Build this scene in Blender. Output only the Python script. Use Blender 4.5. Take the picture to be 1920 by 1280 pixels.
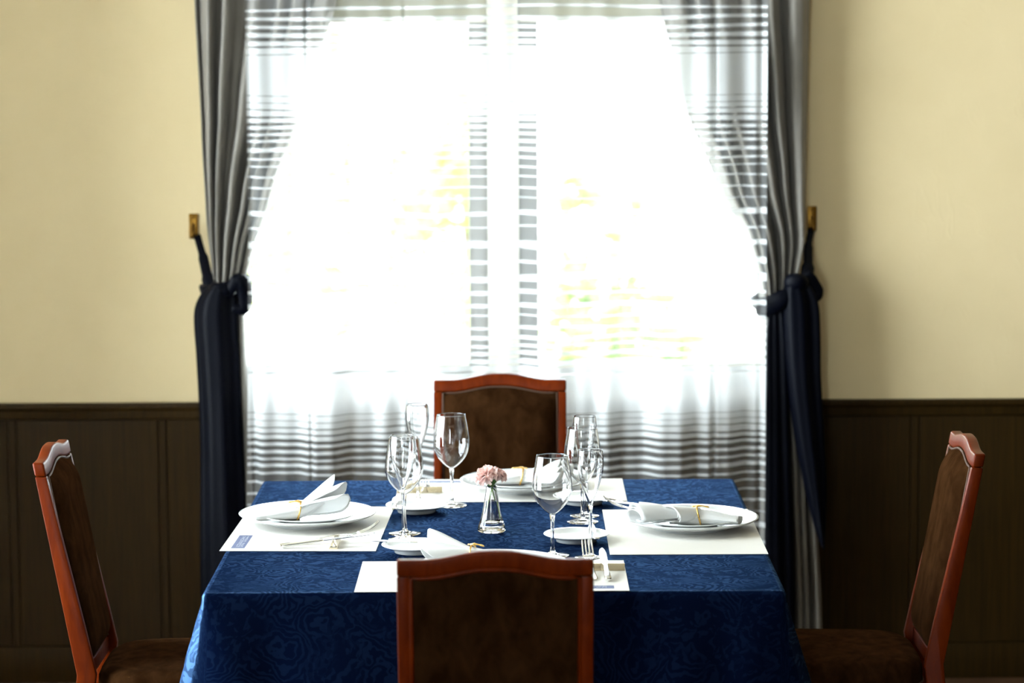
import bpy, bmesh, math, random
from mathutils import Vector, Matrix
PI = math.pi
random.seed(7)
for o in list(bpy.data.objects):
    bpy.data.objects.remove(o)
SC = bpy.context.scene
COL = SC.collection

# ------------------------------------------------------------------ camera
F = 5333.0
cam_d = bpy.data.cameras.new('camera')
cam = bpy.data.objects.new('camera', cam_d)
COL.objects.link(cam)
pitch, yaw, roll = math.atan(618 / F), math.atan(13 / F), math.radians(.3)
fw = Vector((-math.sin(yaw) * math.cos(pitch), math.cos(yaw) * math.cos(pitch), -math.sin(pitch)))
r0 = Vector((math.cos(yaw), math.sin(yaw), 0))
u0 = r0.cross(fw)
rr = r0 * math.cos(roll) - u0 * math.sin(roll)
uu = r0 * math.sin(roll) + u0 * math.cos(roll)
M4 = Matrix.Identity(4)
for i in range(3):
    M4[i][0], M4[i][1], M4[i][2] = rr[i], uu[i], -fw[i]
    M4[i][3] = (.05, -6.04, 1.82)[i]
cam.matrix_world = M4
cam_d.sensor_width = 36
cam_d.lens = F * 36 / 1920
cam_d.clip_start = .05
cam_d.clip_end = 200
cam_d.dof.use_dof = True
cam_d.dof.focus_distance = 5.85
cam_d.dof.aperture_fstop = 3.6
SC.camera = cam

# ------------------------------------------------------------------ sky, window light, exposure
w = bpy.data.worlds.new('sky')
SC.world = w
w.use_nodes = True
bg = w.node_tree.nodes['Background']
bg.inputs[0].default_value = (.84, .92, 1, 1)
bg.inputs[1].default_value = 19.0
SC.view_settings.view_transform = 'Standard'
SC.view_settings.look = 'None'
SC.view_settings.exposure = 0.72
SC.view_settings.gamma = 1.0
SC.view_settings.use_curve_mapping = False


def portal(loc, size, rot):
    l = bpy.data.lights.new('daylight', 'AREA')
    l.shape = 'RECTANGLE'
    l.size, l.size_y = size
    l.cycles.is_portal = True
    o = bpy.data.objects.new('window_daylight', l)
    o.location = loc
    o.rotation_euler = rot
    COL.objects.link(o)


WALL = 1.62           # room face of the wall with the window
WX0, WX1, WZ0, WZ1 = -.78, .80, .845, 2.26
XL, XR, YB, ZC = -1.85, 3.0, -7.2, 2.6
RZ0, RZ1 = .35, 2.5
LW = [(-5.4, -3.9), (-1.3, 1.0)]         # windows of the left wall (y range)
RW = [(-1.65, -.6)]                                       # windows of the wall behind the camera (x range)
portal((.01, WALL + .17, (WZ0 + WZ1) / 2), (1.58, WZ1 - WZ0), (-PI / 2, 0, 0))
for a, b in LW:
    portal((XL - .13, (a + b) / 2, (RZ0 + RZ1) / 2), (RZ1 - RZ0, b - a), (0, -PI / 2, 0))
for a, b in RW:
    portal(((a + b) / 2, YB - .13, (RZ0 + RZ1) / 2), (b - a, RZ1 - RZ0), (PI / 2, 0, 0))

# ------------------------------------------------------------------ helpers


def setp(o, label=None, cat=None, group=None, kind=None):
    if label:
        o['label'] = label
    if cat:
        o['category'] = cat
    if group:
        o['group'] = group
    if kind:
        o['kind'] = kind
    return o


def me(name, verts, faces, smooth=True, uvs=None):
    m = bpy.data.meshes.new(name)
    m.from_pydata([tuple(v) for v in verts], [], [tuple(f) for f in faces])
    m.validate()
    bm = bmesh.new()
    bm.from_mesh(m)
    bmesh.ops.recalc_face_normals(bm, faces=bm.faces)
    bm.to_mesh(m)
    bm.free()
    if smooth:
        m.polygons.foreach_set('use_smooth', [True] * len(m.polygons))
    return m


def ob(name, mesh, mat, parent=None, loc=None, rot=None):
    o = bpy.data.objects.new(name, mesh)
    COL.objects.link(o)
    if mesh is not None and mat is not None and not mesh.materials:
        mesh.materials.append(mat)
    if parent:
        o.parent = parent
    if loc:
        o.location = loc
    if rot:
        o.rotation_euler = rot
    return o


def thing(name, label, cat, loc=(0, 0, 0), rot=(0, 0, 0), group=None):
    o = bpy.data.objects.new(name, None)
    o.empty_display_size = .05
    COL.objects.link(o)
    o.location = loc
    o.rotation_euler = rot
    return setp(o, label, cat, group)


def copy_tree(o, parent=None):
    c = o.copy()
    COL.objects.link(c)
    c.parent = parent
    for ch in [k for k in bpy.data.objects if k.parent == o]:
        copy_tree(ch, c)
    return c


def vf_box(x0, x1, y0, y1, z0, z1):
    v = [(x, y, z) for z in (z0, z1) for y in (y0, y1) for x in (x0, x1)]
    f = [(0, 2, 3, 1), (4, 5, 7, 6), (0, 1, 5, 4), (2, 6, 7, 3), (0, 4, 6, 2), (1, 3, 7, 5)]
    return v, f


def join(parts):
    V, Fc = [], []
    for v, f in parts:
        b = len(V)
        V += list(v)
        Fc += [tuple(i + b for i in q) for q in f]
    return V, Fc


def bevel(m, w, seg=2, angle=40):
    bm = bmesh.new()
    bm.from_mesh(m)
    es = [e for e in bm.edges if len(e.link_faces) == 2 and e.calc_face_angle(0) > math.radians(angle)]
    bmesh.ops.bevel(bm, geom=es, offset=w, segments=seg, affect='EDGES', profile=.5, clamp_overlap=True)
    bm.to_mesh(m)
    bm.free()
    m.polygons.foreach_set('use_smooth', [True] * len(m.polygons))
    return m


def flat_shade_big(m):
    try:
        m.set_sharp_from_angle(angle=math.radians(35))
    except Exception:
        pass
    return m


def boxm(name, x0, x1, y0, y1, z0, z1, bw=0, seg=2):
    v, f = vf_box(x0, x1, y0, y1, z0, z1)
    m = me(name, v, f, False)
    if bw:
        bevel(m, bw, seg)
        flat_shade_big(m)
    return m


def lathe(prof, n=40):
    V, Fc = [], []
    rings = []
    for r, z in prof:
        if r < 1e-6:
            rings.append([len(V)])
            V.append((0, 0, z))
        else:
            s = len(V)
            for k in range(n):
                a = 2 * PI * k / n
                V.append((r * math.cos(a), r * math.sin(a), z))
            rings.append(list(range(s, s + n)))
    for A, B in zip(rings, rings[1:]):
        if len(A) == 1 and len(B) == 1:
            continue
        for k in range(n):
            k2 = (k + 1) % n
            if len(A) == 1:
                Fc.append((A[0], B[k], B[k2]))
            elif len(B) == 1:
                Fc.append((A[k], B[0], A[k2]))
            else:
                Fc.append((A[k], B[k], B[k2], A[k2]))
    return V, Fc


def smoothprof(pts, k=4):
    """Catmull-Rom resample of a profile or path."""
    P = [Vector(p) for p in pts]
    out = []
    for i in range(len(P) - 1):
        p0, p1, p2, p3 = P[max(i - 1, 0)], P[i], P[i + 1], P[min(i + 2, len(P) - 1)]
        for j in range(k):
            t = j / k
            out.append(.5 * ((2 * p1) + (p2 - p0) * t + (2 * p0 - 5 * p1 + 4 * p2 - p3) * t * t + (3 * p1 - p0 - 3 * p2 + p3) * t ** 3))
    out.append(P[-1])
    return out


def tube(pts, rad, n=10, closed=False, flat=1.0, up=None):
    """Tube along pts. rad scalar or list. flat scales the second axis of the section."""
    P = [Vector(p) for p in pts]
    N = len(P)
    R = rad if isinstance(rad, (list, tuple)) else [rad] * N
    V, Fc = [], []
    prev = Vector(up) if up else None
    for i in range(N):
        if closed:
            t = (P[(i + 1) % N] - P[i - 1]).normalized()
        else:
            t = (P[min(i + 1, N - 1)] - P[max(i - 1, 0)]).normalized()
        if prev is None:
            prev = Vector((0, 0, 1)) if abs(t.z) < .9 else Vector((1, 0, 0))
        a = (prev - t * prev.dot(t))
        if a.length < 1e-5:
            a = t.orthogonal()
        a.normalize()
        prev = a
        b = t.cross(a)
        for k in range(n):
            th = 2 * PI * k / n
            V.append(P[i] + b * (math.cos(th) * R[i]) + a * (math.sin(th) * R[i] * flat))
    for i in range(N if closed else N - 1):
        i2 = (i + 1) % N
        for k in range(n):
            k2 = (k + 1) % n
            Fc.append((i * n + k, i * n + k2, i2 * n + k2, i2 * n + k))
    if not closed:
        Fc.append(tuple(range(n))[::-1])
        Fc.append(tuple(range((N - 1) * n, N * n)))
    return V, Fc


def grid(fn, nu, nv, closed_u=False):
    V = [fn(i / nu, j / nv) for j in range(nv + 1) for i in range(nu + 1)]
    Fc = [(j * (nu + 1) + i, j * (nu + 1) + i + 1, (j + 1) * (nu + 1) + i + 1, (j + 1) * (nu + 1) + i) for j in range(nv) for i in range(nu)]
    return V, Fc


def solid(mesh, t):
    bm = bmesh.new()
    bm.from_mesh(mesh)
    bmesh.ops.solidify(bm, geom=bm.faces[:], thickness=t)
    bm.to_mesh(mesh)
    bm.free()
    mesh.polygons.foreach_set('use_smooth', [True] * len(mesh.polygons))
    return mesh


def prism(poly, axis, a, b):
    """Extrude a 2-D outline. axis 'x': outline is (y,z); 'y': outline is (x,z); 'z': (x,y)."""
    def pt(p, s):
        return {'x': (s, p[0], p[1]), 'y': (p[0], s, p[1]), 'z': (p[0], p[1], s)}[axis]
    n = len(poly)
    V = [pt(p, a) for p in poly] + [pt(p, b) for p in poly]
    Fc = [tuple(range(n)), tuple(range(2 * n - 1, n - 1, -1))]
    Fc += [(i, (i + 1) % n, (i + 1) % n + n, i + n) for i in range(n)]
    return V, Fc


def lerp(a, b, t):
    return a + (b - a) * t


def interp(tab, z):
    """tab: list of (z, value) descending or ascending in z."""
    t = sorted(tab)
    if z <= t[0][0]:
        return t[0][1]
    for (a, va), (b, vb) in zip(t, t[1:]):
        if z <= b:
            s = (z - a) / (b - a)
            s = s * s * (3 - 2 * s) * .4 + s * .6
            return va + (vb - va) * s
    return t[-1][1]

# ------------------------------------------------------------------ materials


class NT:
    def __init__(self, name):
        self.m = bpy.data.materials.new(name)
        self.m.use_nodes = True
        self.t = self.m.node_tree
        self.t.nodes.clear()
        self.out = self.n('ShaderNodeOutputMaterial')

    def n(self, kind, **kw):
        nd = self.t.nodes.new(kind)
        for k, v in kw.items():
            if k.startswith('_'):
                setattr(nd, k[1:], v)
            else:
                key = k.replace('__', ' ')
                if isinstance(v, bpy.types.NodeSocket):
                    self.t.links.new(v, nd.inputs[key])
                else:
                    nd.inputs[key].default_value = v
        return nd

    def math(self, op, a, b=None, c=None, clamp=False):
        nd = self.t.nodes.new('ShaderNodeMath')
        nd.operation = op
        nd.use_clamp = clamp
        for i, v in enumerate((a, b, c)):
            if v is None:
                continue
            if isinstance(v, bpy.types.NodeSocket):
                self.t.links.new(v, nd.inputs[i])
            else:
                nd.inputs[i].default_value = v
        return nd.outputs[0]

    def ramp(self, fac, stops, interp='LINEAR'):
        nd = self.t.nodes.new('ShaderNodeValToRGB')
        nd.color_ramp.interpolation = interp
        el = nd.color_ramp.elements
        while len(el) > 1:
            el.remove(el[-1])
        for i, (p, c) in enumerate(stops):
            e = el[0] if i == 0 else el.new(p)
            e.position = p
            e.color = (c, c, c, 1) if isinstance(c, (int, float)) else (*c, 1)
        self.t.links.new(fac, nd.inputs[0])
        return nd.outputs[0]

    def mix(self, fac, a, b):
        nd = self.t.nodes.new('ShaderNodeMix')
        nd.data_type = 'RGBA'
        for idx, v in ((0, fac), (6, a), (7, b)):
            if isinstance(v, bpy.types.NodeSocket):
                self.t.links.new(v, nd.inputs[idx])
            elif idx == 0:
                nd.inputs[0].default_value = v
            else:
                nd.inputs[idx].default_value = (*v, 1)
        return nd.outputs[2]

    def coord(self, which='Object', scale=None):
        c = self.n('ShaderNodeTexCoord').outputs[which]
        if scale:
            mp = self.n('ShaderNodeMapping')
            self.t.links.new(c, mp.inputs[0])
            mp.inputs['Scale'].default_value = scale
            c = mp.outputs[0]
        return c

    def noise(self, vec, scale, detail=3, rough=.5, dist=0):
        nd = self.n('ShaderNodeTexNoise', Scale=scale, Detail=detail, Roughness=rough, Distortion=dist)
        self.t.links.new(vec, nd.inputs['Vector'])
        return nd.outputs[0]

    def bump(self, h, strength, dist=.01):
        nd = self.n('ShaderNodeBump', Strength=strength, Distance=dist)
        self.t.links.new(h, nd.inputs['Height'])
        return nd.outputs[0]

    def bsdf(self, **kw):
        p = self.n('ShaderNodeBsdfPrincipled')
        for k, v in kw.items():
            key = k.replace('__', ' ')
            if isinstance(v, bpy.types.NodeSocket):
                self.t.links.new(v, p.inputs[key])
            else:
                if key in ('Base Color', 'Sheen Tint') and len(v) == 3:
                    v = (*v, 1)
                p.inputs[key].default_value = v
        return p

    def done(self, shader):
        self.t.links.new(shader.outputs[0] if hasattr(shader, 'outputs') else shader, self.out.inputs[0])
        return self.m


def simple(name, col, rough=.5, bump_scale=None, bump_s=.1, var=.08, vscale=20, **kw):
    t = NT(name)
    c = t.coord()
    nz = t.noise(c, vscale, 3)
    colr = t.mix(nz, tuple(x * (1 - var) for x in col), tuple(min(1, x * (1 + var)) for x in col))
    args = dict(Base__Color=colr, Roughness=rough)
    if bump_scale:
        args['Normal'] = t.bump(t.noise(c, bump_scale, 4), bump_s, .002)
    args.update(kw)
    return t.done(t.bsdf(**args))


def wood(name, c1, c2, rough, scale=(30, 30, 2), coat=0, bump=.03, spec=.5):
    t = NT(name)
    c = t.coord('Object', scale)
    g = t.noise(c, 3.0, 5, .6, .6)
    col = t.ramp(g, [(.3, c1), (.7, c2)])
    return t.done(t.bsdf(Base__Color=col, Roughness=rough, Coat__Weight=coat, Coat__Roughness=.12, Specular__IOR__Level=spec,
                         Normal=t.bump(g, bump, .001)))


M = {}
M['wallpaper'] = None
t = NT('cream_wallpaper')
c = t.coord()
nz = t.noise(c, 7, 5, .6)
fine = t.noise(c, 160, 3, .6)
col = t.mix(nz, (.70, .555, .31), (.77, .62, .36))
M['wallpaper'] = t.done(t.bsdf(Base__Color=col, Roughness=.8, Normal=t.bump(t.math('ADD', t.math('MULTIPLY', fine, .35), t.ramp(t.noise(t.coord('Object', (14, 14, 5)), 1.0, 2, .5, 1.6), [(.60, 0), (.64, .8), (.68, 0)])), .22, .002)))
M['ceiling'] = simple('ceiling_plaster', (.74, .68, .55), .9)
M['floor'] = wood('floor_boards', (.06, .03, .015), (.10, .05, .025), .35, (3, 30, 30))
M['panel'] = wood('dark_wall_panel', (.019, .0098, .0014), (.034, .0172, .0026), .5, (60, 60, 1.5), 0, .05, .10)
M['sash'] = simple('shaded_grey_sash', (.20, .19, .18), .5)  # backlit shade of the recessed stiles put into a darker base colour
M['blind'] = simple('olive_blind_fabric', (.36, .34, .25), .9)
M['frame_white'] = simple('painted_window_frame', (.78, .74, .64), .45)
M['chair_wood'] = wood('red_lacquered_wood', (.078, .0085, .0003), (.135, .0175, .0006), .36, (14, 14, 3), .0, .03, .08)
t = NT('brown_velvet')
c = t.coord('Object', (9, 9, 5))
nz = t.noise(c, 3, 4, .6, .4)
fine = t.noise(t.coord(), 400, 2)
col = t.mix(t.ramp(nz, [(.35, 0), (.7, 1)]), (.014, .0052, .0016), (.034, .0142, .0052))
M['velvet'] = t.done(t.bsdf(Base__Color=col, Roughness=.9, Specular__IOR__Level=.0, Sheen__Weight=.035, Sheen__Roughness=.5, Sheen__Tint=(.55, .26, .12),
                            Normal=t.bump(fine, .2, .001)))
M['velvet_trim'] = simple('brown_piping', (.06, .024, .009), .7)

# navy damask
t = NT('navy_damask')
uv = t.n('ShaderNodeUVMap').outputs[0]
mp = t.n('ShaderNodeMapping')
t.t.links.new(uv, mp.inputs[0])
base = mp.outputs[0]
wr = t.n('ShaderNodeTexNoise', Scale=7.0, Detail=2.0)
t.t.links.new(base, wr.inputs['Vector'])
off = t.n('ShaderNodeVectorMath', _operation='SUBTRACT')
t.t.links.new(wr.outputs[1], off.inputs[0])
off.inputs[1].default_value = (.5, .5, .5)
sc = t.n('ShaderNodeVectorMath', _operation='SCALE')
t.t.links.new(off.outputs[0], sc.inputs[0])
sc.inputs['Scale'].default_value = .16
wv = t.n('ShaderNodeVectorMath', _operation='ADD')
t.t.links.new(base, wv.inputs[0])
t.t.links.new(sc.outputs[0], wv.inputs[1])
w2 = t.n('ShaderNodeTexNoise', Scale=38.0, Detail=2.0)
t.t.links.new(base, w2.inputs['Vector'])
o2 = t.n('ShaderNodeVectorMath', _operation='SUBTRACT')
t.t.links.new(w2.outputs[1], o2.inputs[0])
o2.inputs[1].default_value = (.5, .5, .5)
s2 = t.n('ShaderNodeVectorMath', _operation='SCALE')
t.t.links.new(o2.outputs[0], s2.inputs[0])
s2.inputs['Scale'].default_value = .030
a2 = t.n('ShaderNodeVectorMath', _operation='ADD')
t.t.links.new(wv.outputs[0], a2.inputs[0])
t.t.links.new(s2.outputs[0], a2.inputs[1])
wv = a2
vor = t.n('ShaderNodeTexVoronoi', Scale=8.5)
t.t.links.new(wv.outputs[0], vor.inputs['Vector'])
rings = t.math('SINE', t.math('MULTIPLY', vor.outputs['Distance'], 64))
rings = t.math('GREATER_THAN', rings, t.math('MULTIPLY_ADD', t.noise(base, 34, 2), 3.4, -1.45))
reg = t.noise(base, 6, 1)
regm = t.ramp(reg, [(.46, 0), (.54, 1)])
leaf = t.noise(wv.outputs[0], 46, 2, .5, 1.2)
leafm = t.ramp(leaf, [(.53, 0), (.56, 1)])
pat = t.mix(regm, t.math('MULTIPLY', leafm, .9), rings)
fine = t.noise(base, 700, 2)
col = t.mix(pat, (.0015, .0042, .0185), (.0034, .0088, .0290))
nb = t.bump(fine, .12, .0006)
dif = t.n('ShaderNodeBsdfDiffuse', Color=col, Normal=nb)
glo = t.n('ShaderNodeBsdfGlossy', Color=(.22, .45, .88, 1), Roughness=.46, Normal=nb)
mx = t.n('ShaderNodeMixShader', Fac=t.math('MULTIPLY', t.n('ShaderNodeFresnel', IOR=1.3).outputs[0], t.ramp(pat, [(0, .075), (1, .19)])))
t.t.links.new(dif.outputs[0], mx.inputs[1])
t.t.links.new(glo.outputs[0], mx.inputs[2])
M['damask'] = t.done(mx)

M['navy_satin'] = simple('navy_satin', (.0004, .0009, .0038), .5, 120, .08, .2, 8, Specular__IOR__Level=.09)
t = NT('grey_velour')
c = t.coord('Object', (22, 22, 3))
nz = t.noise(c, 2.5, 4, .6)
col = t.mix(nz, (.15, .135, .115), (.28, .255, .222))
M['drape'] = t.done(t.bsdf(Base__Color=col, Roughness=.6, Specular__IOR__Level=.3, Sheen__Weight=.12, Sheen__Roughness=.4,
                           Normal=t.bump(t.noise(t.coord('Object', (260, 260, 40)), 1.0, 2), .2, .001)))

# striped sheer
t = NT('striped_sheer')
c = t.coord()
sep = t.n('ShaderNodeSeparateXYZ')
t.t.links.new(c, sep.inputs[0])
z = sep.outputs[2]
ph = t.math('FRACT', t.math('DIVIDE', t.math('SUBTRACT', z, .775 - .84 * 2), .84))
duty = t.ramp(ph, [(0, 1.0), (.098, 1.0), (.115, .80), (.16, .50), (.22, .32), (.30, .27), (.60, .25), (.74, .20), (.80, .30), (.85, .42), (.90, .58), (.95, .80), (.985, .95)])
mpg = t.n('ShaderNodeCombineXYZ')
t.t.links.new(t.math('MULTIPLY', sep.outputs[0], 1.6), mpg.inputs[0])
t.t.links.new(t.math('MULTIPLY', z, 14), mpg.inputs[2])
nz = t.noise(mpg.outputs[0], 1.0, 1.5, .5)
cyc = t.math('MULTIPLY', t.math('MULTIPLY_ADD', t.math('SINE', t.math('MULTIPLY', ph, 2 * PI)), .45 / (2 * PI), ph), 33)
cyc = t.math('MULTIPLY_ADD', nz, 1.3, cyc)
wn = t.n('ShaderNodeTexWhiteNoise', _noise_dimensions='1D', W=t.math('FLOOR', cyc))
tri = t.math('ABSOLUTE', t.math('MULTIPLY_ADD', t.math('FRACT', cyc), 2, -1))
st = t.math('SUBTRACT', t.math('MULTIPLY_ADD', wn.outputs[0], .34, t.math('SUBTRACT', duty, .17)), tri)
st = t.math('MAXIMUM', t.math('MULTIPLY_ADD', st, 5.0, .5, clamp=True), t.math('GREATER_THAN', duty, .985))
alpha = t.math('MULTIPLY_ADD', st, .76, .15)
dif = t.n('ShaderNodeBsdfDiffuse', Color=(.79, .80, .80, 1))
trl = t.n('ShaderNodeBsdfTranslucent', Color=(.79, .80, .80, 1))
clo = t.n('ShaderNodeMixShader', Fac=.25)
t.t.links.new(dif.outputs[0], clo.inputs[1])
t.t.links.new(trl.outputs[0], clo.inputs[2])
tr = t.n('ShaderNodeBsdfTransparent')
mx = t.n('ShaderNodeMixShader', Fac=alpha)
t.t.links.new(tr.outputs[0], mx.inputs[1])
t.t.links.new(clo.outputs[0], mx.inputs[2])
M['sheer'] = t.done(mx)

# window pane: thin glass
t = NT('window_glass')
fr = t.n('ShaderNodeFresnel', IOR=1.45)
tr = t.n('ShaderNodeBsdfTransparent', Color=(.97, .99, .98, 1))
gl = t.n('ShaderNodeBsdfGlossy', Roughness=.01)
mx = t.n('ShaderNodeMixShader', Fac=fr.outputs[0])
t.t.links.new(tr.outputs[0], mx.inputs[1])
t.t.links.new(gl.outputs[0], mx.inputs[2])
M['pane'] = t.done(mx)
t = NT('clear_glass')
M['glass'] = t.done(t.bsdf(Base__Color=(1, 1, 1), Roughness=0.0, IOR=1.5, Transmission__Weight=1.0))
t = NT('water')
M['water'] = t.done(t.bsdf(Base__Color=(.97, 1, .99), Roughness=0.0, IOR=1.33, Transmission__Weight=1.0))

M['porcelain'] = simple('white_porcelain', (.65, .665, .66), .12, None, 0, .01)
t = NT('embossed_porcelain')
c = t.coord()
vr = t.n('ShaderNodeTexVoronoi', Scale=130.0, Randomness=.8)
t.t.links.new(t.coord('Object', (1, .6, 1)), vr.inputs['Vector'])
M['porcelain_emboss'] = t.done(t.bsdf(Base__Color=(.65, .665, .66), Roughness=.16, Normal=t.bump(vr.outputs[0], .45, .002)))
M['linen'] = simple('white_linen', (.71, .71, .70), .85, 500, .12, .02)
M['paper'] = simple('cream_paper', (.70, .675, .63), .8, 300, .03, .02)
M['print_blue'] = simple('blue_print', (.10, .125, .25), .7, None, 0, .1, 60)
M['print_white'] = simple('pale_print', (.55, .58, .66), .7)
M['print_pale'] = simple('pale_blue_print', (.30, .36, .62), .7)
M['silver'] = simple('polished_silver', (.86, .85, .83), .13, None, 0, .02, 30, Metallic=1.0)
M['rest'] = simple('brushed_metal_rest', (.78, .68, .50), .22, None, 0, .05, 30, Metallic=1.0)
M['gold'] = simple('gold_metal', (.80, .50, .14), .25, None, 0, .05, 30, Metallic=1.0)
M['brass'] = simple('aged_brass', (.22, .11, .018), .35, 60, .2, .3, 60, Metallic=1.0)
t = NT('pink_petal')
c = t.coord()
col = t.mix(t.noise(c, 90, 3), (.95, .70, .66), (.97, .82, .78))
p = t.bsdf(Base__Color=col, Roughness=.6)
trl = t.n('ShaderNodeBsdfTranslucent', Color=(.95, .62, .56, 1))
mx = t.n('ShaderNodeMixShader', Fac=.35)
t.t.links.new(p.outputs[0], mx.inputs[1])
t.t.links.new(trl.outputs[0], mx.inputs[2])
M['petal'] = t.done(mx)
M['stem'] = simple('green_stem', (.20, .34, .10), .5, None, 0, .2, 60)
M['calyx'] = simple('green_calyx', (.07, .17, .03), .5, None, 0, .25, 90)
M['bark'] = simple('tree_bark', (.16, .12, .09), .9, 20, .5, .3, 6)
M['render_wall'] = simple('pale_house_render', (.70, .69, .66), .9)
M['lawn'] = simple('pale_gravel', (.52, .51, .48), .95, None, 0, .2, 3)
M['roof'] = simple('grey_roof_tile', (.30, .31, .33), .8)
for nm, cc in (('leaf_yellow', (.36, .42, .05)), ('leaf_green', (.13, .20, .04)), ('leaf_pale', (.20, .27, .045))):
    t = NT(nm)
    d = t.bsdf(Base__Color=cc, Roughness=.6)
    trl = t.n('ShaderNodeBsdfTranslucent', Color=(*[min(1, x * 1.4) for x in cc], 1))
    mx = t.n('ShaderNodeMixShader', Fac=.5)
    t.t.links.new(d.outputs[0], mx.inputs[1])
    t.t.links.new(trl.outputs[0], mx.inputs[2])
    M[nm] = t.done(mx)

# ------------------------------------------------------------------ the room


def struct(name, v, f, mat, parent=None, label=None):
    o = ob(name, me(name, v, f, False), mat, parent)
    if not parent:
        o['kind'] = 'structure'
    if label:
        o['label'] = label
    return o


T = .14
struct('floor', *vf_box(XL - T, XR + T, YB - T, WALL + T, -.1, 0), M['floor'], None, 'dark brown wooden floor under the table')
struct('ceiling', *vf_box(XL - T, XR + T, YB - T, WALL + T, ZC, ZC + .1), M['ceiling'], None, 'pale plaster ceiling of the dining room')
wb = struct('wall_back', *join([vf_box(XL - T, WX0, WALL, WALL + T, 0, ZC), vf_box(WX1, XR + T, WALL, WALL + T, 0, ZC),
                                vf_box(WX0, WX1, WALL, WALL + T, 0, WZ0), vf_box(WX0, WX1, WALL, WALL + T, WZ1, ZC)]),
            M['wallpaper'], None, 'cream papered wall with the window and dark panelling below')
wl = [vf_box(XL - T, XL, YB - T, WALL, 0, RZ0), vf_box(XL - T, XL, YB - T, WALL, RZ1, ZC)]
ys = [YB - T] + [q for ab in LW for q in ab] + [WALL]
for a, b in zip(ys[0::2], ys[1::2]):
    wl.append(vf_box(XL - T, XL, a, b, RZ0, RZ1))
struct('wall_left', *join(wl), M['wallpaper'], None, 'cream side wall with tall windows')
struct('wall_right', *vf_box(XR, XR + T, YB - T, WALL, 0, ZC), M['panel'], None, 'dark panelled side wall')
wf = [vf_box(XL, XR, YB - T, YB, 0, RZ0), vf_box(XL, XR, YB - T, YB, RZ1, ZC)]
xs = [XL] + [q for ab in RW for q in ab] + [XR]
for a, b in zip(xs[0::2], xs[1::2]):
    wf.append(vf_box(a, b, YB - T, YB, RZ0, RZ1))
struct('wall_front', *join(wf), M['panel'], None, 'dark panelled wall behind the viewer')

# wainscot on the back wall: wide panels, narrow strips between grooves, cap rail
WZ = .771
pitch_w, x_strip = .409, -.920
k0, k1 = -5, 11
for k in range(k0, k1):
    xa = x_strip + pitch_w * k
    if xa < XL + .02 or xa + pitch_w > XR:
        continue
    ob('wainscot_strip', boxm('wainscot_strip', xa - .0095, xa + .0095, WALL - .013, WALL - .0005, .10, WZ - .046, .0015, 1), M['panel'], wb)
    ob('wainscot_panel', boxm('wainscot_panel', xa + .0135, xa + pitch_w - .0135, WALL - .012, WALL - .0005, .10, WZ - .046, .0015, 1), M['panel'], wb)
ob('wainscot_backing', boxm('wainscot_backing', XL, XR, WALL - .006, WALL - .0004, .02, WZ - .03), M['panel'], wb)
ob('wainscot_cap', bevel(me('wainscot_cap', *prism([(WALL, WZ), (WALL - .026, WZ), (WALL - .026, WZ - .014), (WALL - .018, WZ - .020), (WALL - .018, WZ - .043), (WALL, WZ - .046)], 'x', XL, XR), False), .002, 2), M['panel'], wb)
b = ob('baseboard_back', boxm('baseboard_back', XL, XR, WALL - .018, WALL - .0005, 0, .098, .003), M['panel'])
b['kind'] = 'structure'
b['label'] = 'dark wooden baseboard below the panelled wall'

# main window
win = thing('window_1', 'two-light window with cream centre post behind the sheer curtain', None, (0, WALL, 0))
win['kind'] = 'structure'


def wbox(nm, x0, x1, y0, y1, z0, z1, mat=M['frame_white'], bw=.004, par=None):
    return ob(nm, boxm(nm, x0, x1, y0, y1, z0, z1, bw), mat, par or win)


wbox('window_post', -.032, .052, -.012, .12, WZ0, WZ1)
wbox('window_sill', WX0 - .02, WX1 + .02, -.035, .13, WZ0 - .028, WZ0)
wbox('window_head', WX0, WX1, .0, .13, WZ1 - .012, WZ1 + .002)
wbox('window_jamb', WX0, WX0 + .03, .0, .13, WZ0, WZ1)
wbox('window_jamb', WX1 - .03, WX1, .0, .13, WZ0, WZ1)
for (a, b) in ((WX0 + .03, -.032), (.052, WX1 - .03)):
    s = thing('window_sash', None, None)
    s.parent = win
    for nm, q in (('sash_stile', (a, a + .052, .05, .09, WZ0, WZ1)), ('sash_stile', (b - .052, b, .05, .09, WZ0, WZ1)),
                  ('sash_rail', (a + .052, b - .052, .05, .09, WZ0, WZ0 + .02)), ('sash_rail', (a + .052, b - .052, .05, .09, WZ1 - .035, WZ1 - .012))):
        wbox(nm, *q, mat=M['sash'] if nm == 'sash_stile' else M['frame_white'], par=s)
    ob('pane', boxm('pane', a + .05, b - .05, .068, .0685, WZ0 + .018, WZ1 - .03), M['pane'], s)

for a, b, lab in ((WX0 + .032, -.034, 'raised olive-grey roller blind at the top of the left window light'), (.054, WX1 - .032, 'raised olive-grey roller blind at the top of the right window light')):
    bl = thing('roller_blind', lab, 'blind', (0, WALL + .03, 1.792), (0, 0, 0), 'roller blinds in the window')
    ob('fabric', me('blind_fabric', *grid(lambda u, v: (lerp(a, b, u), .002 * math.sin(u * 40), lerp(.012, .44, v)), 60, 4)), M['blind'], bl)
    ob('bottom_bar', boxm('bottom_bar', a, b, -.006, .006, 0, .012, .003), M['frame_white'], bl)
    ob('roller', me('roller', *tube([(a, .0, .445), (b, .0, .445)], .016, 12)), M['blind'], bl)

# windows of the side wall and of the wall behind


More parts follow.
